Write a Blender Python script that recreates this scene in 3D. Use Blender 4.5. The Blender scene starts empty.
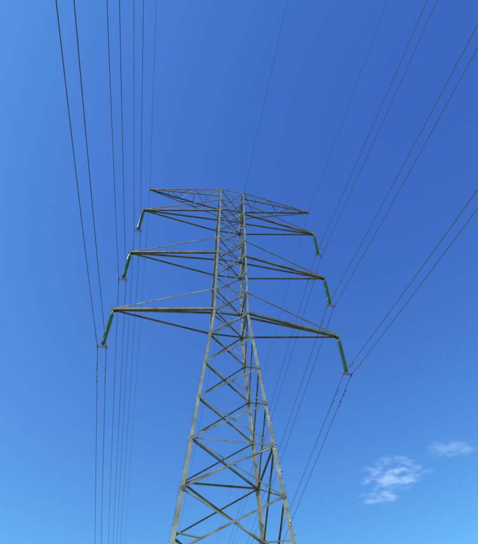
import bpy, math, random
from mathutils import Vector, Matrix
random.seed(4)
sc = bpy.context.scene
col = sc.collection

# ------------------------------------------------------------------ helpers
def new_mat(name):
    m = bpy.data.materials.new(name); m.use_nodes = True
    nt = m.node_tree
    return m, nt, nt.nodes["Principled BSDF"], nt.nodes["Material Output"]

def mesh_obj(name, verts, faces, mat, parent=None, smooth=False):
    me = bpy.data.meshes.new(name)
    me.from_pydata([tuple(v) for v in verts], [], faces)
    me.update()
    if smooth:
        for p in me.polygons: p.use_smooth = True
    o = bpy.data.objects.new(name, me)
    me.materials.append(mat)
    col.objects.link(o)
    if parent: o.parent = parent
    return o

def steel_mat(name, c1, c2, rough=0.55, metal=0.35):
    m, nt, b, out = new_mat(name)
    tc = nt.nodes.new("ShaderNodeTexCoord")
    n = nt.nodes.new("ShaderNodeTexNoise"); n.inputs["Scale"].default_value = 1.3
    n.inputs["Detail"].default_value = 6; n.inputs["Roughness"].default_value = 0.65
    n2 = nt.nodes.new("ShaderNodeTexNoise"); n2.inputs["Scale"].default_value = 22
    n2.inputs["Detail"].default_value = 4
    mx = nt.nodes.new("ShaderNodeMath"); mx.operation = 'MULTIPLY_ADD'
    mx.inputs[1].default_value = 0.35
    nt.links.new(tc.outputs["Object"], n.inputs["Vector"])
    nt.links.new(tc.outputs["Object"], n2.inputs["Vector"])
    nt.links.new(n2.outputs["Fac"], mx.inputs[0])
    nt.links.new(n.outputs["Fac"], mx.inputs[2])
    r = nt.nodes.new("ShaderNodeValToRGB")
    r.color_ramp.elements[0].position = 0.5; r.color_ramp.elements[0].color = (*c1, 1)
    r.color_ramp.elements[1].position = 0.85; r.color_ramp.elements[1].color = (*c2, 1)
    nt.links.new(mx.outputs[0], r.inputs["Fac"])
    nt.links.new(r.outputs["Color"], b.inputs["Base Color"])
    b.inputs["Roughness"].default_value = rough
    b.inputs["Metallic"].default_value = metal
    return m

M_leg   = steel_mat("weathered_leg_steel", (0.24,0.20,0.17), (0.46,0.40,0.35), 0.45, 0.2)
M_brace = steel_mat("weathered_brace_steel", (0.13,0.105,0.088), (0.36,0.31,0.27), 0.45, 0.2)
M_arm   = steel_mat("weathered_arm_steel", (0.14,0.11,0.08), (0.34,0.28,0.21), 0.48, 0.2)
M_plate = steel_mat("galvanised_plate", (0.5,0.48,0.46), (0.72,0.70,0.68), 0.4, 0.1)
M_fit   = steel_mat("fitting_steel", (0.11,0.10,0.10), (0.22,0.2,0.2), 0.5, 0.4)
M_wire  = steel_mat("conductor_aluminium", (0.06,0.055,0.052), (0.11,0.10,0.10), 0.6, 0.2)

mg, nt, b, out = new_mat("green_insulator_glass")
b.inputs["Roughness"].default_value = 0.1
b.inputs["Transmission Weight"].default_value = 0.3
b.inputs["IOR"].default_value = 1.5
nn = nt.nodes.new("ShaderNodeTexNoise"); nn.inputs["Scale"].default_value = 3
rr = nt.nodes.new("ShaderNodeValToRGB")
rr.color_ramp.elements[0].color = (0.03,0.21,0.17,1); rr.color_ramp.elements[1].color = (0.10,0.42,0.34,1)
nt.links.new(nn.outputs["Fac"], rr.inputs["Fac"]); nt.links.new(rr.outputs["Color"], b.inputs["Base Color"])
M_glass = mg

class MB:
    def __init__(s): s.v=[]; s.f=[]
    def prism(s, prof, p1, p2, e1, e2):
        n=len(prof); o=len(s.v)
        for p in (p1,p2):
            for (a,b) in prof: s.v.append(p+e1*a+e2*b)
        for i in range(n):
            j=(i+1)%n
            s.f.append((o+i,o+j,o+n+j,o+n+i))
        s.f.append(tuple(o+i for i in reversed(range(n))))
        s.f.append(tuple(o+n+i for i in range(n)))
    def angle(s,p1,p2,w,t,n,flip=False,off=0.0,center=True):
        """rolled steel angle: one flange lies in the plane with normal n, other sticks along -n"""
        d=(p2-p1).normalized()
        n=(n-d*n.dot(d)).normalized()
        e1=d.cross(n).normalized()
        if flip: e1=-e1
        o=n*off - (e1*(w*0.5) if center else Vector())
        e2=-n
        s.prism([(0,0),(w,0),(w,t),(t,t),(t,w),(0,w)],p1+o,p2+o,e1,e2)
    def corner_angle(s,p1,p2,w,t,a,b):
        d=(p2-p1).normalized()
        a=(a-d*a.dot(d)).normalized(); b=(b-d*b.dot(d)).normalized()
        s.prism([(0,0),(w,0),(w,t),(t,t),(t,w),(0,w)],p1,p2,a,b)
    def rod(s,p1,p2,r,n=6):
        d=(p2-p1).normalized()
        x=d.orthogonal().normalized(); y=d.cross(x)
        s.prism([(r*math.cos(2*math.pi*i/n),r*math.sin(2*math.pi*i/n)) for i in range(n)],p1,p2,x,y)
    def plate(s,c,ax,ay,n,w,h,t):
        ch=0.25
        prof=[(-w/2+ch*w,-h/2),(w/2-ch*w,-h/2),(w/2,-h/2+ch*h),(w/2,h/2-ch*h),(w/2-ch*w,h/2),(-w/2+ch*w,h/2),(-w/2,h/2-ch*h),(-w/2,-h/2+ch*h)]
        s.prism(prof,c-n*t/2,c+n*t/2,ax,ay)
    def lathe(s,prof,origin,n=18):
        o=len(s.v); m=len(prof)
        for (r,z) in prof:
            for i in range(n):
                a=2*math.pi*i/n
                s.v.append(origin+Vector((r*math.cos(a),r*math.sin(a),z)))
        for k in range(m-1):
            for i in range(n):
                j=(i+1)%n
                s.f.append((o+k*n+i,o+k*n+j,o+(k+1)*n+j,o+(k+1)*n+i))
    def obj(s,name,mat,parent=None,smooth=False):
        return mesh_obj(name,s.v,s.f,mat,parent,smooth)

# ------------------------------------------------------------------ tower frame
YAW=math.radians(10.2)
U=Vector((math.cos(YAW),math.sin(YAW),0))      # cross-arm direction
V=Vector((-math.sin(YAW),math.cos(YAW),0))     # line direction (away)
Z=Vector((0,0,1))
BASE=Vector((-0.79,23.5,0))
H1,H2,H3,HT=26.55,33.5,40.4,44.6               # arm levels, top
AW=1.25
def half(h):
    if h>=H1: return AW - (h-H1)*0.004
    return AW+(H1-h)*0.088
def P(su,sv,h): # corner point
    a=half(h); return BASE+U*(su*a)+V*(sv*a)+Z*h
ARM=8.1

tower=bpy.data.objects.new("transmission_tower",None); col.objects.link(tower)
tower.empty_display_size=2

low=[0.25,3.6,6.9,10.0,12.9,15.7,18.4,21.2,24.0,H1]
def lv(a,b,n): return [a+(b-a)*i/n for i in range(1,n+1)]
up=lv(H1,H2,3)+lv(H2,H3,3)+lv(H3,HT,2)
levels=low+up
CR=[(-1,-1),(1,-1),(1,1),(-1,1)]

legs=MB()
for (su,sv) in CR:
    for k in range(len(levels)-1):
        h0,h1=levels[k],levels[k+1]
        w=0.21 if h0<15 else (0.18 if h0<H1-0.1 else 0.14)
        legs.corner_angle(P(su,sv,h0),P(su,sv,h1),w,0.022,-U*su,-V*sv)
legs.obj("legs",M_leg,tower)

br=MB(); pl=MB()
for fi in range(4):
    c0,c1=CR[fi],CR[(fi+1)%4]
    for k in range(len(levels)-1):
        h0,h1=levels[k],levels[k+1]
        A0,B0,A1,B1=P(*c0,h0),P(*c1,h0),P(*c0,h1),P(*c1,h1)
        n=(B0-A0).cross(A1-A0).normalized()
        lowp=h0<H1-0.1
        w=0.10 if lowp else 0.07
        ins=0.05
        br.angle(A0.lerp(B0,0.015),B1.lerp(A1,0.015),w,0.010,n,off=0.014)
        br.angle(B0.lerp(A0,0.015),A1.lerp(B1,0.015),w*0.75,0.010,n,flip=True,off=-0.026)
        if lowp and h0<20:
            # redundant members from the crossing to legs
            t0=(B0-A0).length; t1=(B1-A1).length
            t=t0/(t0+t1)
            X=A0.lerp(B1,t)
            if h0<12:
                br.angle(A0.lerp(B1,t*0.5),A0.lerp(A1,t*0.62),0.055,0.007,n,off=-0.03)
                br.angle(B0.lerp(A1,t*0.5),B0.lerp(B1,t*0.62),0.055,0.007,n,off=-0.03)
            pl.plate(X-n*0.006,(B0-A0).normalized(),Z,n,0.12,0.12,0.012)
        # horizontals at arm levels, waist and top
        if any(abs(h1-q)<0.05 for q in (H1,H2,H3,HT,up[0],up[3],up[6],15.7)):
            br.angle(A1.lerp(B1,0.02),B1.lerp(A1,0.02),0.09,0.010,n,off=-0.04)
# plan bracing (diaphragms)
for q in (15.7,H1,up[0],H2,up[3],H3,up[6],HT):
    br.angle(P(-1,-1,q)-Z*0.08,P(1,1,q)-Z*0.08,0.07,0.008,-Z)
    br.angle(P(1,-1,q)-Z*0.11,P(-1,1,q)-Z*0.11,0.07,0.008,-Z)
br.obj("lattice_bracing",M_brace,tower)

# gusset plates at leg nodes
for k,h in enumerate(levels[1:-1]):
    for (su,sv) in CR:
        c=P(su,sv,h)
        s=0.26 if h<H1 else 0.2
        pl.plate(c-U*su*0.17-V*sv*(-0.035),U,Z,V,s*0.8,s,0.01)
        pl.plate(c-V*sv*0.17+U*su*0.035,V,Z,U,s*0.8,s,0.01)
pl.obj("gusset_plates",M_brace,tower)

# step bolts on two legs
sb=MB()
for (su,sv) in ((1,-1),(-1,1)):
    h=3.2; i=0
    while h<HT-0.3:
        c=P(su,sv,h)
        if i%2==0: sb.rod(c-U*su*0.06,c-U*su*0.06+V*sv*0.15,0.009)
        else: sb.rod(c-V*sv*0.06,c-V*sv*0.06+U*su*0.15,0.009)
        h+=0.38; i+=1
sb.obj("step_bolts",M_fit,tower)
# small galvanised splice straps on right-hand legs
tg=MB()
for (su,sv,hs) in ((1,-1,(11.7,14.1,15.4,17.1,19.9,22.6,25.3)),(1,1,(13.5,16.4,19.8,22.4,25.5,29))):
    for h in hs:
        hh=h+random.uniform(-.25,.25)
        c=P(su,sv,hh)
        for dz in (0,0.16):
            tg.plate(c-U*su*0.07+V*sv*0.012+Z*dz,U,Z,V,0.08,0.06+random.random()*0.06,0.012)
            tg.plate(c-V*sv*0.07+U*su*0.012+Z*dz,V,Z,U,0.08,0.06+random.random()*0.06,0.012)
tg.obj("bolted_splice_plates",M_plate,tower)

# ------------------------------------------------------------------ cross-arms
tips={}
def cross_arm(su,h,hu,tag,w=0.155):
    m=MB()
    tip=BASE+U*(su*ARM)+Z*h
    tips[(su,tag)]=tip
    for sv in (-1,1):
        root=P(su,sv,h); te=tip+V*(sv*0.09)
        m.corner_angle(root,te,w,0.016,-V*sv,Z)
        rootu=P(su,sv,hu)
        m.corner_angle(rootu,te+Z*0.13,w*0.7,0.012,-V*sv,-Z)
    # tip plates and hanger shackle
    m.plate(tip-V*0.115+Z*0.03,U,Z,V,0.42,0.26,0.014)
    m.plate(tip+V*0.115+Z*0.03,U,Z,V,0.42,0.26,0.014)
    m.rod(tip-V*0.15-Z*0.06,tip+V*0.15-Z*0.06,0.03)
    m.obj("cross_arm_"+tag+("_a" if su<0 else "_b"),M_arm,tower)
for su in (-1,1):
    cross_arm(su,H1,up[0],"lower",0.17)
    cross_arm(su,H2,up[3],"middle",0.16)
    cross_arm(su,H3,up[6],"upper",0.155)

# earth-wire arms : tapered laced girder at the tower top
for su in (-1,1):
    m=MB()
    tip=BASE+U*(su*ARM)+Z*HT
    tips[(su,'earth')]=tip
    N=5
    pts={}
    for sv in (-1,1):
        r=P(su,sv,HT); rl=P(su,sv,HT-1.35)
        te=tip+V*sv*0.07
        m.corner_angle(r,te,0.10,0.010,-V*sv,-Z)
        m.corner_angle(rl,te-Z*0.10,0.09,0.010,-V*sv,Z)
        for k in range(N+1):
            t=k/N*0.92
            pts[(sv,1,k)]=r.lerp(te,t); pts[(sv,0,k)]=rl.lerp(te-Z*0.1,t)
        for k in range(N):
            a,b_=(pts[(sv,1,k)],pts[(sv,0,k+1)])
            m.angle(a,b_,0.05,0.007,V*sv,off=-0.02)
            if k>0: m.angle(pts[(sv,1,k)],pts[(sv,0,k)],0.045,0.007,V*sv,off=-0.03)
    for k in range(N):
        s0=-1 if k%2==0 else 1
        m.angle(pts[(s0,1,k)],pts[(-s0,1,k+1)],0.05,0.007,Z,off=-0.02)
        if k>0: m.angle(pts[(-1,1,k)],pts[(1,1,k)],0.045,0.007,Z,off=-0.03)
    m.plate(tip-V*0.09-Z*0.05,U,Z,V,0.35,0.22,0.012)
    m.plate(tip+V*0.09-Z*0.05,U,Z,V,0.35,0.22,0.012)
    m.obj("earth_wire_arm"+("_a" if su<0 else "_b"),M_arm,tower)

# concrete footings
mc,nt,b,out=new_mat("footing_concrete")
n=nt.nodes.new("ShaderNodeTexNoise"); n.inputs["Scale"].default_value=6; n.inputs["Detail"].default_value=8
r=nt.nodes.new("ShaderNodeValToRGB"); r.color_ramp.elements[0].color=(0.22,0.21,0.19,1); r.color_ramp.elements[1].color=(0.4,0.39,0.36,1)
nt.links.new(n.outputs["Fac"],r.inputs["Fac"]); nt.links.new(r.outputs["Color"],b.inputs["Base Color"]); b.inputs["Roughness"].default_value=0.9
ft=MB()
for (su,sv) in CR:
    c=P(su,sv,0)
    for (w0,w1,z0,z1) in ((0.5,0.45,-0.3,0.22),(0.40,0.28,0.22,0.45)):
        o=len(ft.v)
        for w,z in ((w0,z0),(w1,z1)):
            for a,b2 in ((-1,-1),(1,-1),(1,1),(-1,1)):
                ft.v.append(Vector((c.x,c.y,0))+U*a*w+V*b2*w+Z*z)
        ft.f+= [(o,o+3,o+2,o+1),(o+4,o+5,o+6,o+7)]+[(o+i,o+(i+1)%4,o+4+(i+1)%4,o+4+i) for i in range(4)]
ft.obj("concrete_footings",mc,tower)

# ------------------------------------------------------------------ insulators
INS=3.5
SEP=0.27
def insulator(tip):
    root=bpy.data.objects.new("insulator_string",None); col.objects.link(root)
    root.location=tip; root.empty_display_size=.5
    g=MB(); s=MB()
    z=-0.36; nd=18; pitch=0.158
    s.rod(Vector((0,0,-0.02)),Vector((0,0,-0.36)),0.028,8)
    s.plate(Vector((0,0,-0.2)),U,Z,V,0.10,0.2,0.03)
    for i in range(nd):
        zz=z-i*pitch
        s.lathe([(0.0,0.0+zz),(0.045,zz-0.005),(0.052,zz-0.06),(0.03,zz-0.075),(0.012,zz-0.08),(0.012,zz-pitch)],Vector(),12)
        g.lathe([(0.045,zz-0.045),(0.09,zz-0.058),(0.135,zz-0.085),(0.155,zz-0.105),(0.148,zz-0.112),(0.12,zz-0.10),(0.112,zz-0.118),(0.10,zz-0.118),(0.092,zz-0.098),(0.078,zz-0.12),(0.066,zz-0.12),(0.058,zz-0.09),(0.02,zz-0.085)],Vector(),20)
    zb=z-nd*pitch
    s.rod(Vector((0,0,zb)),Vector((0,0,zb-0.12)),0.022,8)
    # triangular yoke plate
    yz=zb-0.10
    s.prism([(-0.06,0.02),(0.06,0.02),(SEP+0.05,-0.14),(SEP+0.05,-0.20),(-SEP-0.05,-0.20),(-SEP-0.05,-0.14)],Vector((0,0,yz))-V*0.012,Vector((0,0,yz))+V*0.012,U,Z)
    # suspension clamps
    for q in (-1,1):
        c=Vector((0,0,-INS))+U*q*SEP
        s.rod(Vector((0,0,yz-0.17))+U*q*SEP,c+Z*0.02,0.018,6)
        pts=[(-0.24,0.035),(-0.12,-0.02),(0,-0.035),(0.12,-0.02),(0.24,0.035)]
        for k in range(4):
            s.rod(c+V*pts[k][0]+Z*(pts[k][1]-0.02),c+V*pts[k+1][0]+Z*(pts[k+1][1]-0.02),0.035,8)
    # arcing horns (both ends)
    for sg in (-1,1):
        h=[Vector((0,0,yz-0.02)),V*sg*0.18+Z*(yz-0.05),V*sg*0.34+Z*(yz+0.04),V*sg*0.36+Z*(yz+0.26)]
        for k in range(3): s.rod(h[k],h[k+1],0.014,6)
        h=[Vector((0,0,-0.30)),V*sg*0.16+Z*(-0.28),V*sg*0.27+Z*(-0.36),V*sg*0.27+Z*(-0.52)]
        for k in range(3): s.rod(h[k],h[k+1],0.012,6)
        h=[Vector((0,0,yz-0.10))+U*sg*0.2,U*sg*(SEP+0.12)+Z*(yz-0.08),U*sg*(SEP+0.22)+Z*(yz+0.10)]
        for k in range(2): s.rod(h[k],h[k+1],0.016,6)
    g.obj("glass_discs",M_glass,root,True)
    s.obj("caps_yoke_and_clamps",M_fit,root)
    return tip-Z*INS
clamps={}
for tag in ("lower","middle","upper"):
    for su in (-1,1):
        clamps[(su,tag)]=insulator(tips[(su,tag)]-Z*0.06)

# ------------------------------------------------------------------ conductors
def span_pt(p,sgn,s,L,m):
    return p+V*(sgn*s)-Z*(m*s*(1-s/L))
def wire_points(p,mn,mf,L=240):
    pts=[]
    ss=[L*(i/90)**1.6 for i in range(91)]
    for s in reversed(ss[1:]): pts.append(span_pt(p,-1,s,L,mn))
    pts.append(p)
    for s in ss[1:]: pts.append(span_pt(p,1,s,L,mf))
    return pts
def power_line(name,starts,rad,mn,mf,dampers=True,L=240):
    cu=bpy.data.curves.new(name,'CURVE'); cu.dimensions='3D'
    cu.bevel_depth=rad; cu.bevel_resolution=2; cu.use_fill_caps=True
    for p in starts:
        w=wire_points(p,mn,mf,L)
        sp=cu.splines.new('POLY'); sp.points.add(len(w)-1)
        for i,q in enumerate(w): sp.points[i].co=(*q,1)
    cu.materials.append(M_wire)
    o=bpy.data.objects.new(name,cu); col.objects.link(o)
    if dampers:
        d=MB()
        for p in starts:
            for sgn,m in ((-1,mn),(1,mf)):
                for s0 in ((1.5,) if sgn<0 else (1.6,2.7)):
                    c=span_pt(p,sgn,s0,L,m); dr=(span_pt(p,sgn,s0+0.3,L,m)-c).normalized()
                    c2=c-Z*0.085
                    d.rod(c+Z*0.02,c2,0.02,6)
                    d.rod(c2-dr*0.2,c2+dr*0.2,0.009,5)
                    for q in (-1,1):
                        d.rod(c2+dr*q*0.14,c2+dr*q*0.27,0.036,8)
        # spacers
        if len(starts)==2:
            for sgn,m in ((1,mf),(-1,mn)):
                for s0 in (60,105,150,195):
                    d.rod(span_pt(starts[0],sgn,s0,L,m),span_pt(starts[1],sgn,s0,L,m),0.02,6)
        d.obj("vibration_dampers",M_fit,o)
    return o
for tag,r_,mn in (("lower",0.0165,0.262),("middle",0.0165,0.258),("upper",0.016,0.255)):
    for su in (-1,1):
        c=clamps[(su,tag)]
        power_line("power_line",[c-U*SEP,c+U*SEP],r_,mn,0.082)
for su in (-1,1):
    power_line("earth_wire",[tips[(su,'earth')]-Z*0.12],0.011,0.235,0.07,False)
power_line("earth_wire",[P(1,-1,HT)+Z*0.05],0.013,0.235,0.07,False)

# ------------------------------------------------------------------ ground
mgd,nt,b,out=new_mat("grass_ground")
tc=nt.nodes.new("ShaderNodeTexCoord")
n1=nt.nodes.new("ShaderNodeTexNoise"); n1.inputs["Scale"].default_value=0.05; n1.inputs["Detail"].default_value=8
n2=nt.nodes.new("ShaderNodeTexNoise"); n2.inputs["Scale"].default_value=9; n2.inputs["Detail"].default_value=8
mx=nt.nodes.new("ShaderNodeMath"); mx.operation='MULTIPLY_ADD'; mx.inputs[1].default_value=0.5
nt.links.new(tc.outputs["Object"],n1.inputs["Vector"]); nt.links.new(tc.outputs["Object"],n2.inputs["Vector"])
nt.links.new(n1.outputs["Fac"],mx.inputs[0]); nt.links.new(n2.outputs["Fac"],mx.inputs[2])
r=nt.nodes.new("ShaderNodeValToRGB")
r.color_ramp.elements[0].position=.55; r.color_ramp.elements[0].color=(0.055,0.07,0.022,1)
r.color_ramp.elements[1].position=.95; r.color_ramp.elements[1].color=(0.15,0.14,0.07,1)
nt.links.new(mx.outputs[0],r.inputs["Fac"]); nt.links.new(r.outputs["Color"],b.inputs["Base Color"])
b.inputs["Roughness"].default_value=1
bp=nt.nodes.new("ShaderNodeBump"); bp.inputs["Strength"].default_value=.6; bp.inputs["Distance"].default_value=.08
nt.links.new(n2.outputs["Fac"],bp.inputs["Height"]); nt.links.new(bp.outputs["Normal"],b.inputs["Normal"])
G=9000
gv=[];gf=[];ring=64
gv.append(Vector((0,0,0)))
rs=[20,60,150,400,1200,4000,G]
for R in rs:
    for i in range(ring):
        a=2*math.pi*i/ring
        gv.append(Vector((R*math.cos(a),R*math.sin(a),0)))
for i in range(ring): gf.append((0,1+i,1+(i+1)%ring))
for k in range(len(rs)-1):
    for i in range(ring):
        j=(i+1)%ring; o=1+k*ring
        gf.append((o+i,o+ring+i,o+ring+j,o+j))
mesh_obj("ground",gv,gf,mgd)

# ------------------------------------------------------------------ clouds (thin high wisps)
def cloud(loc,sx,sy,rot,amax,seed,thr=0.5):
    m=bpy.data.materials.new("cloud_wisp"); m.use_nodes=True; nt=m.node_tree
    for nd in list(nt.nodes): nt.nodes.remove(nd)
    L=nt.links
    out=nt.nodes.new("ShaderNodeOutputMaterial")
    tc=nt.nodes.new("ShaderNodeTexCoord")
    # object coords -1..1 ; radial falloff
    ln=nt.nodes.new("ShaderNodeVectorMath"); ln.operation='LENGTH'
    L.new(tc.outputs["Object"],ln.inputs[0])
    mp=nt.nodes.new("ShaderNodeMapping"); mp.inputs["Location"].default_value=(seed,seed*1.7,0)
    mp.inputs["Rotation"].default_value=(0,0,0.35); mp.inputs["Scale"].default_value=(1.5*sx/200,1.9*sy/200,1)
    L.new(tc.outputs["Object"],mp.inputs["Vector"])
    nz=nt.nodes.new("ShaderNodeTexNoise"); nz.inputs["Scale"].default_value=1.3; nz.inputs["Detail"].default_value=9
    nz.inputs["Roughness"].default_value=0.55; nz.inputs["Distortion"].default_value=0.25
    L.new(mp.outputs[0],nz.inputs["Vector"])
    sub=nt.nodes.new("ShaderNodeMath"); sub.operation='MULTIPLY_ADD'   # noise - k*len
    sub.inputs[1].default_value=-0.22
    L.new(ln.outputs["Value"],sub.inputs[0]); L.new(nz.outputs["Fac"],sub.inputs[2])
    mr=nt.nodes.new("ShaderNodeMapRange"); mr.interpolation_type='SMOOTHSTEP'
    mr.inputs["From Min"].default_value=thr-0.18; mr.inputs["From Max"].default_value=thr+0.18
    mr.inputs["To Max"].default_value=amax
    L.new(sub.outputs[0],mr.inputs["Value"])
    edge=nt.nodes.new("ShaderNodeMapRange"); edge.inputs["From Min"].default_value=1.0; edge.inputs["From Max"].default_value=0.5
    L.new(ln.outputs["Value"],edge.inputs["Value"])
    mu=nt.nodes.new("ShaderNodeMath"); mu.operation='MULTIPLY'
    L.new(mr.outputs[0],mu.inputs[0]); L.new(edge.outputs[0],mu.inputs[1])
    tr=nt.nodes.new("ShaderNodeBsdfTransparent")
    tl=nt.nodes.new("ShaderNodeBsdfTranslucent"); tl.inputs["Color"].default_value=(0.9,0.9,0.9,1)
    mixs=nt.nodes.new("ShaderNodeMixShader")
    L.new(mu.outputs[0],mixs.inputs[0]); L.new(tr.outputs[0],mixs.inputs[1]); L.new(tl.outputs[0],mixs.inputs[2])
    L.new(mixs.outputs[0],out.inputs["Surface"])
    vs=[];fs=[];N=24
    vs.append(Vector((0,0,0)))
    for k in range(1,5):
        for i in range(N):
            a=2*math.pi*i/N; R=k/4
            vs.append(Vector((R*math.cos(a),R*math.sin(a),0.0)))
    for i in range(N): fs.append((0,1+i,1+(i+1)%N))
    for k in range(3):
        for i in range(N):
            j=(i+1)%N;o=1+k*N; fs.append((o+i,o+N+i,o+N+j,o+j))
    o=mesh_obj("cloud",vs,fs,m)
    o.location=loc; o.scale=(sx,sy,1); o.rotation_euler=(0,0,rot)
    return o
cloud((885,2620,1500),250,230,0.2,0.30,5.3,0.45)
cloud((1165,2400,1520),200,120,0.1,0.14,7.7,0.44)
cloud((845,2860,1490),170,110,0.0,0.22,11.3,0.44)

# ------------------------------------------------------------------ sky + sun
SUN_EL=math.radians(40); SUN_ROT=math.radians(-120)
w=bpy.data.worlds.new("World"); sc.world=w; w.use_nodes=True
nt=w.node_tree; bg=nt.nodes["Background"]
sky=nt.nodes.new("ShaderNodeTexSky"); sky.sky_type='NISHITA'; sky.sun_disc=False
sky.sun_elevation=SUN_EL; sky.sun_rotation=SUN_ROT
sky.air_density=1.0; sky.dust_density=0.3; sky.ozone_density=1.6; sky.altitude=50
# camera-like colour response: per-channel gamma and gain on the physical sky
sep=nt.nodes.new("ShaderNodeSeparateColor"); cmb=nt.nodes.new("ShaderNodeCombineColor")
nt.links.new(sky.outputs[0],sep.inputs[0])
for i,(g_,k_) in enumerate(((1.35,0.56),(1.5,0.84),(0.80,2.03))):
    pw=nt.nodes.new("ShaderNodeMath"); pw.operation='POWER'; pw.inputs[1].default_value=g_
    ml=nt.nodes.new("ShaderNodeMath"); ml.operation='MULTIPLY'; ml.inputs[1].default_value=k_
    nt.links.new(sep.outputs[i],pw.inputs[0]); nt.links.new(pw.outputs[0],ml.inputs[0]); nt.links.new(ml.outputs[0],cmb.inputs[i])
nt.links.new(cmb.outputs[0],bg.inputs["Color"]); bg.inputs["Strength"].default_value=0.15
sd=Vector((math.sin(SUN_ROT)*math.cos(SUN_EL),math.cos(SUN_ROT)*math.cos(SUN_EL),math.sin(SUN_EL)))
sl=bpy.data.lights.new("sun",'SUN'); sl.energy=4.8; sl.angle=math.radians(0.53); sl.color=(1,0.94,0.87)
so=bpy.data.objects.new("sun",sl); col.objects.link(so)
so.rotation_euler=sd.to_track_quat('Z','Y').to_euler(); so.location=(0,0,60)

# ------------------------------------------------------------------ camera
cam=bpy.data.cameras.new("camera"); co=bpy.data.objects.new("camera",cam); col.objects.link(co)
cam.sensor_fit='HORIZONTAL'; cam.sensor_width=36; cam.lens=36.0
cam.clip_start=0.1; cam.clip_end=30000
co.matrix_world=Matrix.Translation((0,0,1.6)) @ Matrix.Rotation(math.radians(90+52.9),4,'X') @ Matrix.Rotation(math.radians(-0.63),4,'Z')
sc.camera=co
sc.view_settings.view_transform='Standard'; sc.view_settings.look='None'; sc.view_settings.exposure=0; sc.view_settings.gamma=1
